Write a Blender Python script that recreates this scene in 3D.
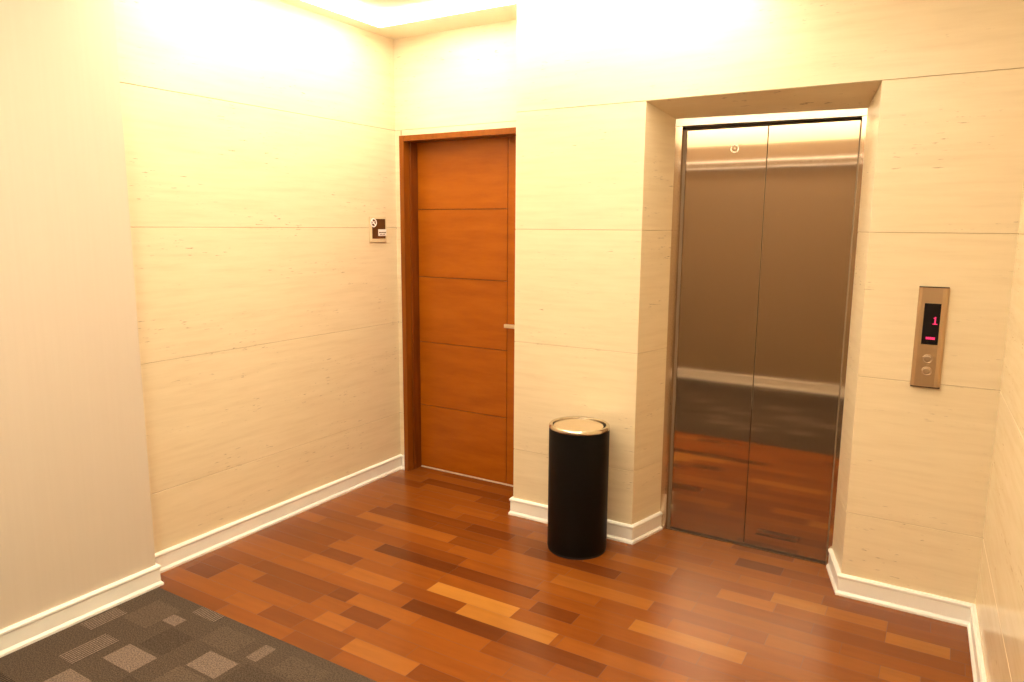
import bpy, bmesh, math, random
from mathutils import Vector, Matrix
for o in list(bpy.data.objects): bpy.data.objects.remove(o)
random.seed(7)
S = bpy.context.scene
C = S.collection

# ------------------------------------------------------------------ camera
yaw, pit, rol, F = -.5447, -.1569, .0069, 723.47
fw = Vector((math.sin(yaw)*math.cos(pit), math.cos(yaw)*math.cos(pit), math.sin(pit)))
rt = Vector((math.cos(yaw), -math.sin(yaw), 0)); up = rt.cross(fw)
rt, up = rt*math.cos(rol)+up*math.sin(rol), up*math.cos(rol)-rt*math.sin(rol)
cam = bpy.data.objects.new('camera', bpy.data.cameras.new('camera')); C.objects.link(cam)
M = Matrix((rt, up, -fw)).transposed().to_4x4(); M.translation = Vector((1.990, -3.3106, 1.5943))
cam.matrix_world = M
cam.data.sensor_width = 36; cam.data.lens = F/1024*36; cam.data.clip_start = .02
S.camera = cam

# ------------------------------------------------------------------ world, exposure, light levels
w = bpy.data.worlds.new('world'); S.world = w; w.use_nodes = True
w.node_tree.nodes['Background'].inputs[0].default_value = (.9, .7, .5, 1)
w.node_tree.nodes['Background'].inputs[1].default_value = .05
S.view_settings.view_transform = 'Standard'; S.view_settings.look = 'None'
S.view_settings.gamma = 1; S.view_settings.use_curve_mapping = False
S.view_settings.exposure = 1.14
WARM = (1, .915, .735)
COVE = 10.8        # linear ceiling strips
FILL = 60.0        # round fill lights added above the carpet, out of view
FRONT = 16.5       # added strip washing the unseen front wall
ADDED_LIGHT = 1.7    # light lines added on the unseen front wall

# ------------------------------------------------------------------ dimensions (m)
XL, XR, ZC, EY = -1.035, 2.187, 2.712, .267     # left wall, right corner, ceiling, alcove depth
A, B, D = .705, 1.688, .25                      # lift opening at wall face, reveal depth
IL, IR = .766, 1.617                            # reveal inner edges
SEAMS = (.379, .981, 1.580, 2.175)
WY, WX, FY = -1.552, -.926, -3.62               # carpet line, corridor wall, front wall
RA = .0363
def rx(y): return XR - RA*y

# ------------------------------------------------------------------ helpers
def link(name, me, mat=None, parent=None, smooth=False):
    o = bpy.data.objects.new(name, me); C.objects.link(o)
    if mat:
        for m in (mat if isinstance(mat, (list, tuple)) else [mat]): me.materials.append(m)
    if parent: o.parent = parent
    if smooth:
        for p in me.polygons: p.use_smooth = True
    return o
def obj(name, bm, mat=None, parent=None, smooth=False, recalc=True):
    if recalc: bmesh.ops.recalc_face_normals(bm, faces=bm.faces)
    me = bpy.data.meshes.new(name); bm.to_mesh(me); bm.free()
    return link(name, me, mat, parent, smooth)
def autosmooth(o, ang=35):
    me = o.data
    for p in me.polygons: p.use_smooth = True
    bm = bmesh.new(); bm.from_mesh(me)
    for e in bm.edges:
        if len(e.link_faces) == 2 and e.calc_face_angle(0) > math.radians(ang): e.smooth = False
    bm.to_mesh(me); bm.free(); return o
def struct(o): o['kind'] = 'structure'; return o
def empty(name, loc, rz=0):
    o = bpy.data.objects.new(name, None); C.objects.link(o); o.location = loc; o.rotation_euler = (0, 0, rz)
    o.empty_display_size = .1; return o
def tag(o, label, cat, group=None):
    o['label'] = label; o['category'] = cat
    if group: o['group'] = group
    return o
def box(bm, x0, x1, y0, y1, z0, z1, bev=0, mi=0):
    vs = [bm.verts.new(p) for p in ((x0,y0,z0),(x1,y0,z0),(x1,y1,z0),(x0,y1,z0),(x0,y0,z1),(x1,y0,z1),(x1,y1,z1),(x0,y1,z1))]
    fs = [bm.faces.new([vs[i] for i in f]) for f in ((0,3,2,1),(4,5,6,7),(0,1,5,4),(1,2,6,5),(2,3,7,6),(3,0,4,7))]
    for f in fs: f.material_index = mi
    if bev:
        es = list({e for f in fs for e in f.edges})
        bmesh.ops.bevel(bm, geom=es, offset=bev, segments=2, affect='EDGES', profile=.6)
def lathe(bm, prof, n=64, cx=0, cy=0):
    rings = []
    for r, z in prof:
        rings.append([bm.verts.new((cx+r*math.cos(2*math.pi*i/n), cy+r*math.sin(2*math.pi*i/n), z)) for i in range(n)] if r > 1e-6 else [bm.verts.new((cx, cy, z))])
    for a, b in zip(rings, rings[1:]):
        for i in range(n):
            j = (i+1) % n
            if len(a) == 1 and len(b) == 1: continue
            if len(a) == 1: bm.faces.new((a[0], b[j], b[i]))
            elif len(b) == 1: bm.faces.new((a[i], a[j], b[0]))
            else: bm.faces.new((a[i], a[j], b[j], b[i]))
def sweep(bm, path, prof, close=False, n0=None, n1=None):
    """profile points (out, z) carried along a plan path, mitred; 'out' is to the RIGHT of the walking direction"""
    P = [Vector(p) for p in path]; cols = []
    nr = []
    for a, b in zip(P, P[1:]):
        d = (b-a).normalized(); nr.append(Vector((d.y, -d.x)))
    for i, p in enumerate(P):
        if i == 0: m = n0 or nr[0]
        elif i == len(P)-1: m = n1 or nr[-1]
        else:
            m = (nr[i-1]+nr[i]); m = m/(m.dot(nr[i]))
        m = Vector(m)
        cols.append([bm.verts.new((p.x+m.x*o, p.y+m.y*o, z)) for o, z in prof])
    k = len(prof)
    for a, b in zip(cols, cols[1:]):
        for j in range(k if close else k-1):
            l = (j+1) % k
            f = bm.faces.new((a[j], b[j], b[l], a[l]))
            if not close and prof[j][0] < 0: f.material_index = 1
    if close: bm.faces.new(cols[0][::-1]); bm.faces.new(cols[-1])

# ------------------------------------------------------------------ materials
def mat(name, col=(.8,.8,.8), rough=.5, metal=0, spec=.5):
    m = bpy.data.materials.new(name); m.use_nodes = True
    b = m.node_tree.nodes['Principled BSDF']
    b.inputs['Base Color'].default_value = (*col, 1); b.inputs['Roughness'].default_value = rough
    b.inputs['Metallic'].default_value = metal; b.inputs['Specular IOR Level'].default_value = spec
    return m
def N(m, t, **kw):
    n = m.node_tree.nodes.new(t)
    for k, v in kw.items(): setattr(n, k, v)
    return n
def L(m, a, b): m.node_tree.links.new(a, b)
def coords(m, scale, rot=(0,0,0)):
    tc = N(m, 'ShaderNodeTexCoord'); mp = N(m, 'ShaderNodeMapping'); mp.inputs['Scale'].default_value = scale
    mp.inputs['Rotation'].default_value = rot
    g = N(m, 'ShaderNodeNewGeometry'); L(m, g.outputs['Position'], mp.inputs['Vector']); m.node_tree.nodes.remove(tc)
    return mp.outputs['Vector']
def noise(m, vec, scale, detail=4, rough=.55):
    n = N(m, 'ShaderNodeTexNoise'); n.inputs['Scale'].default_value = scale; n.inputs['Detail'].default_value = detail
    n.inputs['Roughness'].default_value = rough; L(m, vec, n.inputs['Vector']); return n.outputs['Fac']
def ramp(m, fac, stops):
    r = N(m, 'ShaderNodeValToRGB'); e = r.color_ramp.elements
    while len(e) < len(stops): e.new(.5)
    for s, (p, c) in zip(e, stops): s.position = p; s.color = (*c, 1) if len(c) == 3 else c
    L(m, fac, r.inputs['Fac']); return r.outputs['Color']
def mix(m, fac, a, b, blend='MIX'):
    n = N(m, 'ShaderNodeMix', data_type='RGBA', blend_type=blend)
    for i, v in ((0, fac), (6, a), (7, b)):
        if hasattr(v, 'links'): L(m, v, n.inputs[i])
        else: n.inputs[i].default_value = v if i == 0 else (*v, 1)
    return n.outputs[2]
def bump(m, h, strength, dist=.002):
    b = N(m, 'ShaderNodeBump'); b.inputs['Strength'].default_value = strength; b.inputs['Distance'].default_value = dist
    L(m, h, b.inputs['Height']); L(m, b.outputs['Normal'], m.node_tree.nodes['Principled BSDF'].inputs['Normal'])
def base(m, c): L(m, c, m.node_tree.nodes['Principled BSDF'].inputs['Base Color'])

def travertine(name, rough):
    m = mat(name, rough=rough, spec=.45)
    v = coords(m, (1.3, 1.3, 16))
    a = noise(m, v, 2.2, 6, .62)
    col = ramp(m, a, [(.30, (.73,.585,.375)), (.5, (.775,.635,.42)), (.72, (.81,.67,.455))])
    v2 = coords(m, (5, 5, 42)); v3 = coords(m, (1.1, 1.1, 5))
    p = noise(m, v2, 3.1, 3, .6); q = noise(m, v3, 1.7, 2, .5)
    pit = ramp(m, p, [(.635, (0,0,0)), (.69, (1,1,1))])
    reg = ramp(m, q, [(.50, (0,0,0)), (.60, (1,1,1))])
    f = mix(m, 1.0, pit, reg, 'MULTIPLY')
    f2 = mix(m, 1.0, f, (.75,.75,.75), 'MULTIPLY')
    c = mix(m, f2, col, (.30,.19,.10))
    base(m, c); bump(m, f, .25, .0015)
    m.node_tree.nodes[-1]
    return m
TRAV = travertine('travertine', .30)
TRAVG = travertine('polished_travertine', .24)
JOINT_SHADE = mat('shaded_stone_joint', (.52,.39,.23), .8)  # dark joint, painted as shade on the down-facing half of each groove
def wallpaper():
    m = mat('beige_wallpaper', rough=.75, spec=.2)
    v = coords(m, (30, 30, .6)); a = noise(m, v, 2.5, 3, .5)
    base(m, ramp(m, a, [(.3, (.640,.535,.415)), (.7, (.652,.547,.427))])); bump(m, a, .03, .001); return m
PAPER = wallpaper()
CEIL = mat('ceiling_paint', (.90,.83,.66), .7, spec=.2)
WHITE = mat('white_gloss_paint', (.92,.88,.80), .3)
def wood(name, c0, c1, c2, scale, rough=.3, ns=2.0):
    m = mat(name, rough=rough, spec=.25)
    v = coords(m, scale); a = noise(m, v, ns, 7, .6)
    base(m, ramp(m, a, [(.3, c0), (.5, c1), (.72, c2)])); bump(m, a, .05, .001)
    return m
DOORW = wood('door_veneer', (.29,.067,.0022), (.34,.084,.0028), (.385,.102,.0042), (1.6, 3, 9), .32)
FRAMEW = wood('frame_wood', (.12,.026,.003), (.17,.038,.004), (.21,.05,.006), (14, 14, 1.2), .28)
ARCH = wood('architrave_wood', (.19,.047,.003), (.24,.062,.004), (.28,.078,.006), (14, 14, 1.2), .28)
def steel(name, col, rough, an=.85, tan=(1,.12,0), wave=0):
    m = mat(name, col, rough, 1)
    b = m.node_tree.nodes['Principled BSDF']
    b.inputs['Anisotropic'].default_value = an
    t = N(m, 'ShaderNodeCombineXYZ')
    for i in range(3): t.inputs[i].default_value = tan[i]
    L(m, t.outputs[0], b.inputs['Tangent'])
    v = coords(m, (420, 420, 2.2)); a = noise(m, v, 1.5, 3, .6)
    base(m, ramp(m, a, [(.25, tuple(c*.97 for c in col)), (.75, tuple(min(1, c*1.02) for c in col))]))
    if wave:
        v = coords(m, (2.2, 2.2, .5)); h = noise(m, v, 1.3, 1, .4); bump(m, h, 1, wave)
    return m
STEEL = steel('brushed_steel', (.52,.40,.29), .075, 1.0, wave=.0012)
STEELF = steel('brushed_steel_frame', (.58,.45,.33), .10, 1.0)
PLATE = steel('call_plate_steel', (.58,.42,.27), .38, .5)
CHROME = mat('chrome', (.70,.62,.50), .2, 1)
LID = mat('satin_lid_steel', (.80,.70,.56), .24, 1)
BLACK = mat('black_powder_coat', (.004,.0035,.003), .5, spec=.18)
DARK = mat('dark_gap', (.012,.009,.007), .6)
SCREEN = mat('black_display_glass', (.004,.003,.005), .15)
BROWN = mat('brown_sign_panel', (.10,.035,.008), .35)
CREAM = mat('frosted_acrylic', (.74,.60,.38), .25)
PLAQ = mat('white_plaque', (.88,.82,.78), .4)
SATIN = mat('satin_nickel', (.72,.62,.50), .3, 1)
def emis(name, col, s):
    m = mat(name, (.8,.8,.8), .5); b = m.node_tree.nodes['Principled BSDF']
    b.inputs['Emission Color'].default_value = (*col, 1); b.inputs['Emission Strength'].default_value = s; return m
GLOW = emis('strip_diffuser', WARM, COVE)
GLOW2 = emis('fill_diffuser', WARM, FILL)
GLOW3 = emis('slim_diffuser', WARM, ADDED_LIGHT)
PINK = emis('pink_led', (1, .03, .15), .5); PINK.node_tree.nodes['Principled BSDF'].inputs['Base Color'].default_value = (.3,.01,.04,1)

# ------------------------------------------------------------------ floors
def floor_mat():
    m = mat('merbau_boards', rough=.26, spec=.4)
    at = N(m, 'ShaderNodeAttribute', attribute_name='tone')
    v = coords(m, (1.2, 14, 1))
    add = N(m, 'ShaderNodeVectorMath', operation='ADD'); L(m, v, add.inputs[0])
    at2 = N(m, 'ShaderNodeAttribute', attribute_name='shift'); L(m, at2.outputs['Vector'], add.inputs[1])
    a = noise(m, add.outputs[0], 2.0, 7, .62)
    c = ramp(m, at.outputs['Fac'], [(0, (.075,.019,.005)), (.2, (.125,.029,.005)), (.45, (.222,.058,.007)), (.7, (.28,.083,.011)), (.88, (.34,.125,.021)), (1, (.41,.165,.028))])
    g = ramp(m, a, [(.25, (.86,.84,.83)), (.5, (1,1,1)), (.75, (1.1,1.12,1.12))])
    base(m, mix(m, .95, c, g, 'MULTIPLY'))
    h = N(m, 'ShaderNodeAttribute', attribute_name='edge')
    r = N(m, 'ShaderNodeMapRange'); r.inputs['To Min'].default_value = .22; r.inputs['To Max'].default_value = .26
    L(m, a, r.inputs['Value']); L(m, r.outputs[0], m.node_tree.nodes['Principled BSDF'].inputs['Roughness'])
    return m
MERB = floor_mat()
SEG = [(-11,1.22,1.43,.15),(-8,.69,1.0,.7),(-8,1.44,1.66,.85),(-8,1.66,1.89,.75),(-7,-.11,.16,.2),(-7,1.23,1.47,.7),(-7,1.89,2.11,.8),
 (-6,.30,.79,.22),(-5,-.72,-.09,.7),(-4,.55,1.015,.75),(-4,1.89,2.02,.75),(-3,.52,.81,.55),(-2,-.35,.11,.13),(-2,.12,.55,.2),(-2,1.0,1.45,.85),
 (-1,.59,.79,.25),(0,-.55,-.33,.25),(0,.12,.552,1),(1,-.57,-.30,.62),(1,-.30,-.01,.72),(1,.34,.782,.92),(1,.81,1.31,.6),(2,.12,.6,.13),(2,.6,1.03,.25),
 (3,-.22,-.11,.25),(3,-.11,.24,.64),(4,-.97,-.79,.25),(4,-.6,-.23,.3),(4,-.06,.15,.25),(5,-.96,-.79,.2),(5,-.12,.04,.7),(6,-.35,-.15,.3),(6,.12,.44,.76),(7,-.12,.14,.3)]
bm = bmesh.new()
tl = bm.faces.layers.float.new('tone'); sl = bm.faces.layers.float_vector.new('shift')
RW = .0888; Y0 = -.8535
def plank(x0, x1, y0, y1, t):
    g = .0005
    vs = [bm.verts.new(p) for p in ((x0+g,y0+g,0),(x1-g,y0+g,0),(x1-g,y1-g,0),(x0+g,y1-g,0))]
    f = bm.faces.new(vs); f[tl] = t; f[sl] = (random.uniform(0,40), random.uniform(0,40), random.uniform(0,40))
for row in range(-14, 8):
    y1 = Y0-row*RW; y0 = y1-RW
    if row == 7: y0 = WY
    seg = sorted([s[1:] for s in SEG if s[0] == row]); out = []; x = XL-.05; end = XR+.12
    for s in seg+[(end, end, 0)]:
        while s[0]-x > .02:
            if s[0]-x < .62: nx = s[0]
            else: nx = min(x+random.uniform(.24, .60), s[0]-.15)
            out.append((x, nx, random.choice((.33,.36,.42,.45,.48,.52,.55,.30,.39,.47,.50))))
            x = nx
        if s[1] > s[0]: out.append((x if abs(x-s[0]) < .03 else s[0], s[1], s[2])); x = s[1]
    for a, b, t in out: plank(a, b, y0, y1, t)
# dark bed under the boards shows as the hairline joints
vs = [bm.verts.new(p) for p in ((XL-.05,WY,-.0015),(XR+.12,WY,-.0015),(XR+.12,.42,-.0015),(XL-.05,.42,-.0015))]
f = bm.faces.new(vs); f.material_index = 1
vs = [bm.verts.new(p) for p in ((XL-.05,WY,-.03),(XR+.12,WY,-.03),(XR+.12,.42,-.03),(XL-.05,.42,-.03))]
f = bm.faces.new(vs); f.material_index = 1
fl = struct(obj('floor', bm, [MERB, mat('dark_joint_bed', (.05,.014,.006), .6)], recalc=False))

def carpet_mat():
    m = mat('patterned_carpet', rough=.95, spec=.1)
    at = N(m, 'ShaderNodeAttribute', attribute_name='tone'); st = N(m, 'ShaderNodeAttribute', attribute_name='stripe')
    v = coords(m, (1,1,1)); a = noise(m, v, 190, 2, .8); b = noise(m, v, 9, 3, .6)
    c = ramp(m, at.outputs['Fac'], [(0, (.062,.043,.030)), (.3, (.090,.063,.044)), (.6, (.14,.10,.072)), (1, (.175,.125,.095))])
    g = ramp(m, a, [(.38, (.5,.5,.5)), (.62, (1.5,1.5,1.5))])
    wv = N(m, 'ShaderNodeTexWave', wave_type='BANDS', bands_direction='X'); wv.inputs['Scale'].default_value = 26; L(m, v, wv.inputs['Vector'])
    s = mix(m, 1, wv.outputs['Color'], (.95,.95,.95), 'MULTIPLY')
    s2 = ramp(m, wv.outputs['Fac'], [(.3, (.35,.35,.35)), (.7, (1.3,1.3,1.3))])
    c2 = mix(m, st.outputs['Fac'], (1,1,1), s2)
    c3 = mix(m, 1, c, c2, 'MULTIPLY'); c4 = mix(m, .8, c3, g, 'MULTIPLY')
    base(m, c4); bump(m, a, .5, .003); return m
CARP = carpet_mat()
bm = bmesh.new(); tl = bm.faces.layers.float.new('tone'); st = bm.faces.layers.float.new('stripe')
def patch(x0, x1, y0, y1, t, s=0, z=0.0):
    vs = [bm.verts.new(p) for p in ((x0,y0,z),(x1,y0,z),(x1,y1,z),(x0,y1,z))]
    f = bm.faces.new(vs); f[tl] = t; f[st] = s
patch(WX, rx(FY), FY, WY, .2)
PT = [(-.587,-.412,-1.982,-1.875,1,0),(-.285,-.126,-1.846,-1.741,.95,0),(-.638,-.555,-1.71,-1.655,.95,0),(-.59,-.445,-1.607,-1.553,.75,1),
 (-.139,-.082,-1.70,-1.604,.75,0),(-.89,-.813,-1.90,-1.75,.8,1),(-.735,-.638,-2.062,-1.884,.8,1),(-.80,-.64,-1.78,-1.62,.35,0),(-.30,-.14,-2.0,-1.86,.35,0),
 (-.555,-.41,-1.86,-1.72,.05,0),(-.39,-.2,-1.72,-1.60,.32,0),(-.10,.10,-1.85,-1.72,.08,0),(.0,.2,-1.70,-1.6,.3,0),(-.62,-.48,-2.2,-2.08,.9,0),(-.4,-.25,-2.12,-1.99,.06,0)]
for i, p in enumerate(PT): patch(*p, z=.0004+.00002*i)
for i in range(150):
    x, y = random.uniform(WX, 2.1), random.uniform(FY, -1.75)
    if x < 0.25 and y > -2.2: continue
    a, b = random.choice(((.18,.10),(.08,.055),(.10,.18),(.16,.14),(.06,.12)))
    if x+a > 2.2 or y+b > WY: continue
    patch(x, x+a, y, y+b, random.choice((.06,.35,.5,.8,1)), random.choice((0,0,1)), .001+.00002*i)
vs = [bm.verts.new(p) for p in ((WX,FY,-.03),(rx(FY),FY,-.03),(rx(FY),WY,-.03),(WX,WY,-.03))]; bm.faces.new(vs)
ca = struct(obj('floor_carpet', bm, CARP, recalc=False))

# ------------------------------------------------------------------ walls
G, GW = .003, .0025
def zprof(z0, z1, seams, half0=False, half1=False):
    p = [(-G, z0), (0, z0+GW)] if half0 else [(0, z0)]
    for z in seams:
        if z0+.01 < z < z1-.01: p += [(0, z-GW), (-G, z), (0, z+GW)]
    p += [(0, z1-GW), (-G, z1)] if half1 else [(0, z1)]
    return p
ZT = ZC
low = zprof(0, SEAMS[3], SEAMS, half1=True); upp = zprof(SEAMS[3], ZT, (), half0=True)
# wall with the lift: pier left of the opening, band above, pier right of it, soffit
bm = bmesh.new()
sweep(bm, [(0, EY+.02), (0, 0), (A, 0), (IL, D)], low)
sweep(bm, [(IR, D), (B, 0), (XR, 0)], low)
sweep(bm, [(0, EY+.02), (0, 0), (XR, 0)], upp)
q = [bm.verts.new(p) for p in ((A,0,SEAMS[3]-.001),(B,0,SEAMS[3]-.001),(IR,D,2.109),(IL,D,2.121))]; bm.faces.new(q)
q = [bm.verts.new(p) for p in ((A,.004,SEAMS[3]-.001),(B,.004,SEAMS[3]-.001),(B,.004,SEAMS[3]+.004),(A,.004,SEAMS[3]+.004))]; bm.faces.new(q)
# back of the wall so that it has its full thickness
q = [bm.verts.new(p) for p in ((0,.5,SEAMS[3]),(XR,.5,SEAMS[3]),(XR,.5,ZT),(0,.5,ZT))]; bm.faces.new(q)
struct(obj('wall_back', bm, [TRAV, JOINT_SHADE], recalc=False))
bm = bmesh.new(); full = zprof(0, ZT, SEAMS)
sweep(bm, [(XL, WY), (XL, EY)], full); struct(obj('wall_left', bm, [TRAV, JOINT_SHADE], recalc=False))
bm = bmesh.new()
FX0, FX1, FZ = -.990, -.005, 2.140           # wooden door surround
sweep(bm, [(XL, EY), (FX0+.01, EY)], zprof(0, SEAMS[3], SEAMS, half1=True))
sweep(bm, [(XL, EY), (.02, EY)], upp)
sweep(bm, [(FX0, EY), (.02, EY)], [(0, FZ-.01), (0, SEAMS[3]-GW), (-G, SEAMS[3])])
struct(obj('wall_alcove', bm, [TRAV, JOINT_SHADE], recalc=False))
bm = bmesh.new(); sweep(bm, [(XR, 0), (rx(FY), FY)], full); struct(obj('wall_right', bm, [TRAVG, JOINT_SHADE], recalc=False))
bm = bmesh.new(); box(bm, WX-.25, WX, FY, WY+.008, 0, ZT); struct(obj('wall_corridor', bm, PAPER))
bm = bmesh.new(); box(bm, WX-.25, rx(FY)+.1, FY-.1, FY, 0, 2.41); box(bm, WX-.25, rx(FY)+.1, FY-.1, FY+.004, 2.41, ZT, 0, 1)  # pale upper band stands in for a light wash mirrored in the steel
struct(obj('wall_front', bm, [mat('brown_wall_paint', (.33,.235,.145), .6), CEIL]))
# ceiling
bm = bmesh.new(); box(bm, XL-.2, rx(FY)+.1, FY-.1, .5, ZC, ZC+.12); struct(obj('ceiling', bm, CEIL))

# ------------------------------------------------------------------ baseboards
BP = [(0, 0), (.020, 0), (.020, .010), (.012, .021), (.012, .077), (.0165, .083), (.0165, .090), (.011, .097), (0, .097)]
def baseboard(name, path, **k):
    bm = bmesh.new(); sweep(bm, path, BP, close=True, **k); o = obj(name, bm, WHITE); return struct(o)
baseboard('baseboard_left', [(XL, WY+.008), (XL, EY)])
baseboard('baseboard_alcove', [(XL+.02, EY), (FX0, EY)])
baseboard('baseboard_back_left', [(0, .24), (0, 0), (A, 0), (IL, D-.002)])
baseboard('baseboard_back_right', [(IR, D-.002), (B, 0), (XR, 0)], n1=(-1, -1))
baseboard('baseboard_right', [(XR, 0), (rx(FY), FY)], n0=(-1, -1))
baseboard('baseboard_corridor', [(WX, FY), (WX, WY+.008), (XL, WY+.008)])
baseboard('baseboard_front', [(rx(FY), FY), (WX, FY)])

# ------------------------------------------------------------------ wooden door
d1 = struct(empty('door_1', (-.5, .33, 0)))
def child(name, bm, m, par, auto=False, **k):
    o = obj(name, bm, m, par, **k); o.matrix_parent_inverse = Matrix.Translation(-Vector(wloc(par)))
    if auto: autosmooth(o)
    return o
def wloc(o):
    v = Vector(o.location)
    while o.parent: 
        o = o.parent
    return v if True else v
LY = .372
bm = bmesh.new()
# leaf: five boards with grooves between and a narrow stile at the lock side
zz = [.006, .429, .850, 1.272, 1.697, 2.128]
for a, b in zip(zz, zz[1:]): box(bm, -.955, -.2785, LY, LY+.04, a+.002, b-.002, .0012)
box(bm, -.2745, -.012, LY, LY+.04, .008, 2.126, .0012)
box(bm, -.954, -.013, LY+.006, LY+.038, .01, 2.12, 0, 1)
leaf = child('door_leaf', bm, [DOORW, mat('groove_wood', (.09,.022,.006), .6)], d1)
bm = bmesh.new()
# surround: architrave face, rebate and stop, left side and head (and hidden lock side)
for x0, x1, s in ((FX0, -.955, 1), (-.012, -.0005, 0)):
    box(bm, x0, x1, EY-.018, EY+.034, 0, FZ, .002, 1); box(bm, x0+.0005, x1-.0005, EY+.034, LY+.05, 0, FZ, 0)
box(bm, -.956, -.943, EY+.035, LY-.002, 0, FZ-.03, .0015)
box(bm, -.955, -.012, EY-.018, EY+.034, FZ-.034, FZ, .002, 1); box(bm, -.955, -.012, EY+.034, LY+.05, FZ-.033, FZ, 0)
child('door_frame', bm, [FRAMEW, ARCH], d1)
bm = bmesh.new(); box(bm, -.955, -.012, LY-.006, LY+.01, 0, .005); child('threshold', bm, mat('pale_threshold_strip', (.72,.55,.42), .35), d1)
hd = None
bm = bmesh.new(); box(bm, -.262, -.09, LY-.062, LY-.046, .998, 1.021, .004)
h1 = child('door_handle', bm, SATIN, d1)
bm = bmesh.new(); lathe(bm, [(0, 0), (.026, 0), (.026, .006), (.011, .009), (.010, .052), (0, .052)], 32)
bmesh.ops.rotate(bm, verts=bm.verts, matrix=Matrix.Rotation(math.pi/2, 3, 'X')); bmesh.ops.translate(bm, verts=bm.verts, vec=(-.10, LY, 1.01))
o = obj('handle_rose', bm, SATIN); autosmooth(o); o.parent = h1; o.matrix_parent_inverse = h1.matrix_parent_inverse.copy() if False else Matrix.Identity(4)
# shaft behind wall of the alcove so that nothing is open to the outside
bm = bmesh.new(); box(bm, XL-.05, .05, .44, .5, -.02, ZC); struct(obj('wall_behind_door', bm, PAPER))

# ------------------------------------------------------------------ lift door
d2 = struct(empty('door_2', (1.195, .27, 0)))
PY = .285
bm = bmesh.new()
box(bm, .813, 1.1995, PY, PY+.025, .006, 2.066, .0012); p1 = child('left_door_panel', bm, STEEL, d2)
bm = bmesh.new()
box(bm, 1.2025, 1.59, PY, PY+.025, .006, 2.066, .0012); p2 = child('right_door_panel', bm, STEEL, d2)
bm = bmesh.new()
box(bm, IL-.004, .800, D, PY+.03, 0, 2.085, .0008); child('door_jamb', bm, STEELF, d2)
bm = bmesh.new()
box(bm, .800, .8125, D+.026, PY+.03, 0, 2.07, 0); box(bm, 1.5905, 1.5985, D+.026, PY+.03, 0, 2.06, 0)
child('inner_stop', bm, mat('dull_stop_steel', (.25,.17,.10), .5, .2), d2)
bm = bmesh.new()
box(bm, 1.5985, IR+.006, D, PY+.03, 0, 2.0775, .0015); child('door_jamb', bm, STEELF, d2)
bm = bmesh.new()
v = [bm.verts.new(p) for p in ((IL-.004,D-.001,2.087),(IR+.006,D-.001,2.078),(IR+.006,D-.001,2.114),(IL-.004,D-.001,2.126),
     (IL-.004,PY+.03,2.087),(IR+.006,PY+.03,2.078),(IR+.006,PY+.03,2.114),(IL-.004,PY+.03,2.126))]

for f in ((0,1,2,3),(7,6,5,4),(0,4,5,1),(3,2,6,7),(0,3,7,4),(1,5,6,2)): bm.faces.new([v[i] for i in f])
child('door_header', bm, steel('header_steel', (.80,.70,.58), .35, .3), d2)
bm = bmesh.new(); box(bm, .8, 1.6, D+.015, PY+.022, 0, .003); child('sill', bm, mat('dull_sill', (.10,.05,.025), .5, .3), d2)
bm = bmesh.new(); box(bm, .77, 1.62, PY+.022, PY+.06, .0, 2.12); child('shaft_backing', bm, mat('brown_shadow_gap', (.06,.035,.02), .6), d2)
# round badge near the top of the left leaf
bm = bmesh.new()
def ringbm(bm, R, r, n=40, k=10):
    vs = [[bm.verts.new(((R+r*math.cos(2*math.pi*j/k))*math.cos(2*math.pi*i/n), r*math.sin(2*math.pi*j/k), (R+r*math.cos(2*math.pi*j/k))*math.sin(2*math.pi*i/n))) for j in range(k)] for i in range(n)]
    for i in range(n):
        for j in range(k): bm.faces.new((vs[i][j], vs[(i+1)%n][j], vs[(i+1)%n][(j+1)%k], vs[i][(j+1)%k]))
ringbm(bm, .0175, .003)
for k in range(1):
    bmesh.ops.create_uvsphere(bm, u_segments=16, v_segments=8, radius=.0045)
bmesh.ops.translate(bm, verts=bm.verts, vec=(1.0505, PY-.0015, 1.969))
bd = child('round_badge', bm, mat('polished_badge', (.95,.88,.78), .25, 1), d2, smooth=True)

# ------------------------------------------------------------------ lift call panel
cp = tag(empty('elevator_call_panel', (1.9355, 0, .970)), 'narrow steel lift call plate with pink number 1 right of the lift', 'call panel')
X0, X1, Z0, Z1 = 1.883, 1.9885, .971, 1.3675
bm = bmesh.new()
prof = [(X0, 0), (X0, -.006), (X0+.004, -.013), (X0+.014, -.020), (X1-.022, -.020), (X1-.010, -.017), (X1-.002, -.008), (X1, 0)]
lo = [bm.verts.new((x, y, Z0)) for x, y in prof]; hi = [bm.verts.new((x, y, Z1)) for x, y in prof]
for i in range(len(prof)-1): bm.faces.new((lo[i], lo[i+1], hi[i+1], hi[i]))
bm.faces.new(lo[::-1]); bm.faces.new(hi); bm.faces.new((lo[0], hi[0], hi[-1], lo[-1]))
child('faceplate', bm, PLATE, cp)
for z in (Z0-.004, Z1):
    bm = bmesh.new(); box(bm, X0+.001, X1-.001, -.021, -.0005, z, z+.004, .0008); child('end_cap', bm, mat('dark_cap', (.05,.02,.01), .5), cp)
bm = bmesh.new(); box(bm, 1.908, 1.9655, -.022, -.018, 1.142, 1.306, .0008); sc = child('display', bm, SCREEN, cp)
def sub(name, bm, m, par):
    o = obj(name, bm, m); o.parent = par; return o
bm = bmesh.new()
zc = 1.2385; xc = 1.9495; y0, y1 = -.0228, -.0221
box(bm, xc-.0024, xc+.0024, y0, y1, zc-.012, zc+.015); box(bm, xc-.0085, xc+.0085, y0, y1, zc-.0155, zc-.012)
box(bm, xc-.0065, xc-.0024, y0, y1, zc+.008, zc+.0115)
sub('floor_digit', bm, PINK, sc)
bm = bmesh.new()
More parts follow.
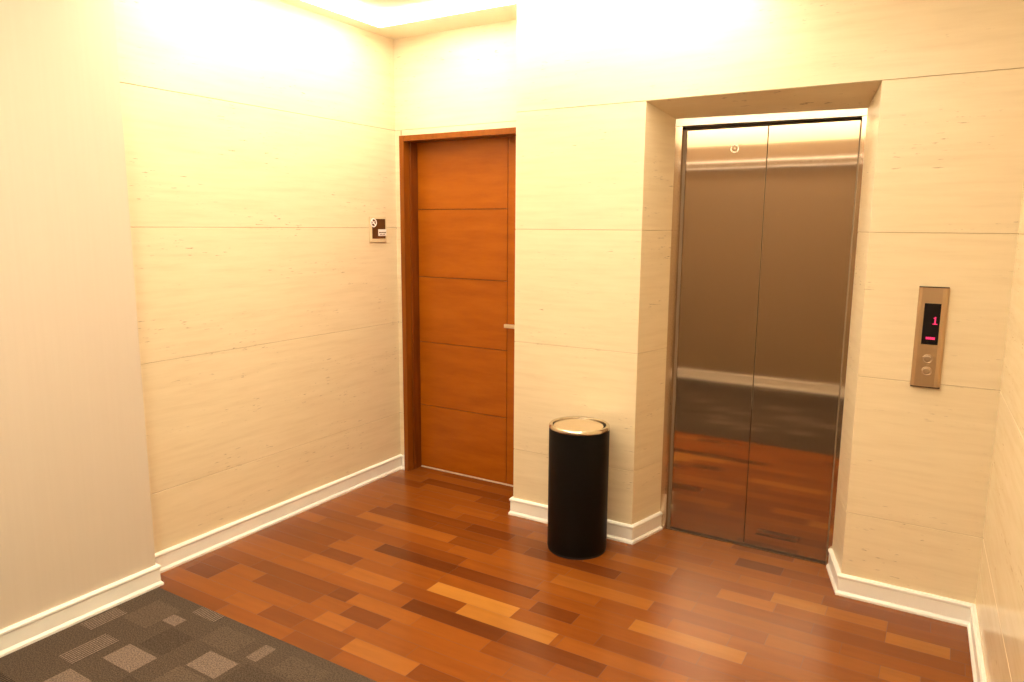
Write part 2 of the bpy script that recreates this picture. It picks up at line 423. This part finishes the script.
for k in range(5): box(bm, 1.9225+k*.0066, 1.9225+k*.0066+.0052, y0, y1, 1.1625, 1.1725)
box(bm, 1.9225, 1.9541, y0+.0002, y1, 1.1645, 1.169)
sub('message_bar', bm, PINK, sc)
for z in (1.084, 1.0345):
    bm = bmesh.new(); ringbm(bm, .0162, .0020); bmesh.ops.create_uvsphere(bm, u_segments=24, v_segments=12, radius=.0135, matrix=Matrix.Diagonal((1, .12, 1, 1)))
    bmesh.ops.translate(bm, verts=bm.verts, vec=(1.9365, -.0205, z)); child('call_button', bm, mat('button_steel', (.55,.41,.28), .34, 1), cp, smooth=True)

# ------------------------------------------------------------------ sign on the left wall
sg = tag(empty('wall_sign', (XL, .0925, 1.495)), 'small square brown sign with round pictogram and white plaque left of the wooden door', 'sign')
def sbox(name, y0, y1, z0, z1, d0, d1, m, bev=.001, par=None):
    bm = bmesh.new(); box(bm, XL+d0, XL+d1, y0, y1, z0, z1, bev)
    return child(name, bm, m, sg) if not par else sub(name, bm, m, par)
sbox('backplate', .008, .158, 1.495, 1.647, .004, .009, CREAM)
bp_ = sbox('brown_panel', .029, .146, 1.5165, 1.635, .009, .012, BROWN)
for y in (.017, .149):
    for z in (1.505, 1.638): 
        bm = bmesh.new(); box(bm, XL, XL+.0115, y-.003, y+.003, z-.003, z+.003, .001); child('standoff', bm, SATIN, sg)
pl = sbox('white_plaque', .079, .151, 1.532, 1.572, .012, .015, PLAQ)
bm = bmesh.new()
for k, (a, b) in enumerate(((.096,.106),(.109,.114),(.117,.127),(.130,.136),(.139,.146),(.149,.157))): box(bm, XL+.015, XL+.0156, a-.011, b-.011, 1.549, 1.556)
for k, (a, b) in enumerate(((.104,.110),(.115,.121),(.128,.134),(.139,.145))): box(bm, XL+.015, XL+.0156, a-.011, b-.011, 1.5385, 1.5445)
sub('plaque_lettering', bm, BROWN, pl)
bm = bmesh.new(); n = 40; cy, cz = .0360, 1.6115
lathe(bm, [(0, .0125), (.0255, .0125), (.0255, .015), (0, .015)], n)
bmesh.ops.rotate(bm, verts=bm.verts, matrix=Matrix.Rotation(math.pi/2, 3, 'Y')); bmesh.ops.translate(bm, verts=bm.verts, vec=(XL, cy, cz))
pic = child('round_pictogram', bm, BROWN, sg)
bm = bmesh.new(); ringbm(bm, .0235, .0034, 40, 8); bmesh.ops.rotate(bm, verts=bm.verts, matrix=Matrix.Rotation(math.pi/2, 3, 'Z')); 
bmesh.ops.translate(bm, verts=bm.verts, vec=(XL+.0155, cy, cz))
sub('pictogram_ring', bm, PLAQ, pic)
bm = bmesh.new(); box(bm, .015, .0165, -.0028, .0028, -.021, .021)
bmesh.ops.rotate(bm, verts=bm.verts, matrix=Matrix.Rotation(math.radians(45), 3, 'X')); 
box(bm, .015, .0162, -.014, .010, -.006, -.0005); box(bm, .015, .0162, .003, .008, .002, .009)
bmesh.ops.translate(bm, verts=bm.verts, vec=(XL, cy, cz)); sub('pictogram_bar', bm, PLAQ, pic)

# ------------------------------------------------------------------ bin
BX, BY, BR, BH = .492, -.195, .148, .643
tc = tag(empty('trash_can', (BX, BY, 0)), 'tall black cylindrical trash can with steel swing lid on the wood floor', 'trash can')
def bpart(name, prof, m, n=72, par=None):
    bm = bmesh.new(); lathe(bm, prof, n); o = obj(name, bm, m, par or tc); autosmooth(o, 30); return o
r = BR
bpart('base_ring', [(0, 0), (r-.006, 0), (r-.003, .003), (r-.003, .012), (r-.008, .014), (0, .014)], DARK)
bpart('body', [(0, .012), (r-.002, .012), (r, .016), (r, BH-.021), (r-.004, BH-.018), (r-.019, BH-.018), (r-.019, BH-.04), (0, BH-.04)], BLACK)
rim = bpart('rim', [(r-.006, BH-.0185), (r+.001, BH-.0175), (r+.002, BH-.011), (r, BH-.005), (r-.004, BH-.001), (r-.010, BH), (r-.017, BH-.003), (r-.019, BH-.010), (r-.019, BH-.026)], CHROME)
lid = bpart('swing_lid', [(0, BH+.0005), (r-.07, BH-.0015), (r-.032, BH-.005), (r-.026, BH-.008), (r-.0255, BH-.014), (0, BH-.014)], LID)
lid.rotation_euler = (math.radians(1.0), 0, 0)
bpart('inner_liner', [(0, BH-.035), (r-.02, BH-.035), (r-.02, BH-.030), (0, BH-.030)], DARK)

# ------------------------------------------------------------------ ceiling lights
def strip(x0, x1, y0, y1, label, cat='ceiling light', grp='linear lights around the lobby ceiling', mt=None):
    cx, cy = (x0+x1)/2, (y0+y1)/2
    t = tag(empty('linear_ceiling_light', (cx, cy, ZC)), label, cat, grp)
    bm = bmesh.new(); box(bm, x0-cx-.004, x1-cx+.004, y0-cy-.004, y1-cy+.004, -.004, 0); obj('mounting_plate', bm, WHITE, t)
    bm = bmesh.new(); box(bm, x0-cx, x1-cx, y0-cy, y1-cy, -.026, -.0042, .004); obj('diffuser', bm, mt or GLOW, t)
    return t
SX0, SX1, SY0, SY1, SW = -.86, 1.05, -1.42, -.055, .12
strip(SX0, SX1, SY1-SW, SY1, 'warm linear ceiling light running along the wall with the lift and door')
strip(SX0, SX0+SW, SY0+SW+.013, SY1-SW-.013, 'warm linear ceiling light running along the left stone wall')
strip(SX1-SW, SX1, SY0+SW+.013, SY1-SW-.013, 'warm linear ceiling light running towards the lift opening')
strip(SX0, SX1, SY0, SY0+SW, 'warm linear ceiling light above the edge of the carpet')
strip(-.75, 2.15, -3.54, -3.42, 'added linear light washing the unseen front wall behind the carpet', mt=emis('added_strip_diffuser', WARM, FRONT))  # extra strip, added so the upper front wall mirrors bright
for i, (x, y) in enumerate(((.15, -2.6), (1.6, -2.6))):  # unseen fill lights, added to brighten the lobby
    t = tag(empty('added_fill_light', (x, y, ZC)), ('added round fill light over the carpet nearer the left wall', 'added round fill light over the carpet nearer the right wall')[i], 'ceiling light', 'added fill lights over the carpet')
    bm = bmesh.new(); lathe(bm, [(.10, -.001), (.118, -.001), (.116, -.010), (.10, -.010)], 48); o = obj('trim_ring', bm, WHITE, t, smooth=False)
    bm = bmesh.new(); lathe(bm, [(0, -.008), (.099, -.008), (.099, -.001), (0, -.001)], 48); obj('diffuser', bm, GLOW2, t)
# slim light added to the unseen front wall, mirrored as lines in the lift doors
t = tag(empty('added_wall_light', (.6, FY, 2.187)), 'added slim light on the unseen front wall facing the lift', 'wall light')
bm = bmesh.new(); box(bm, -1.35, 1.6, .0, .028, -.004, .078, .003); obj('housing', bm, mat('bronze_housing', (.30,.21,.13), .5), t)
bm = bmesh.new(); box(bm, -1.35, 1.6, .0282, .031, .061, .071); obj('upper_diffuser', bm, GLOW3, t)
bm = bmesh.new(); box(bm, -1.15, 1.6, .0282, .031, .000, .007); obj('lower_diffuser', bm, emis('dim_diffuser', WARM, ADDED_LIGHT*.5), t)
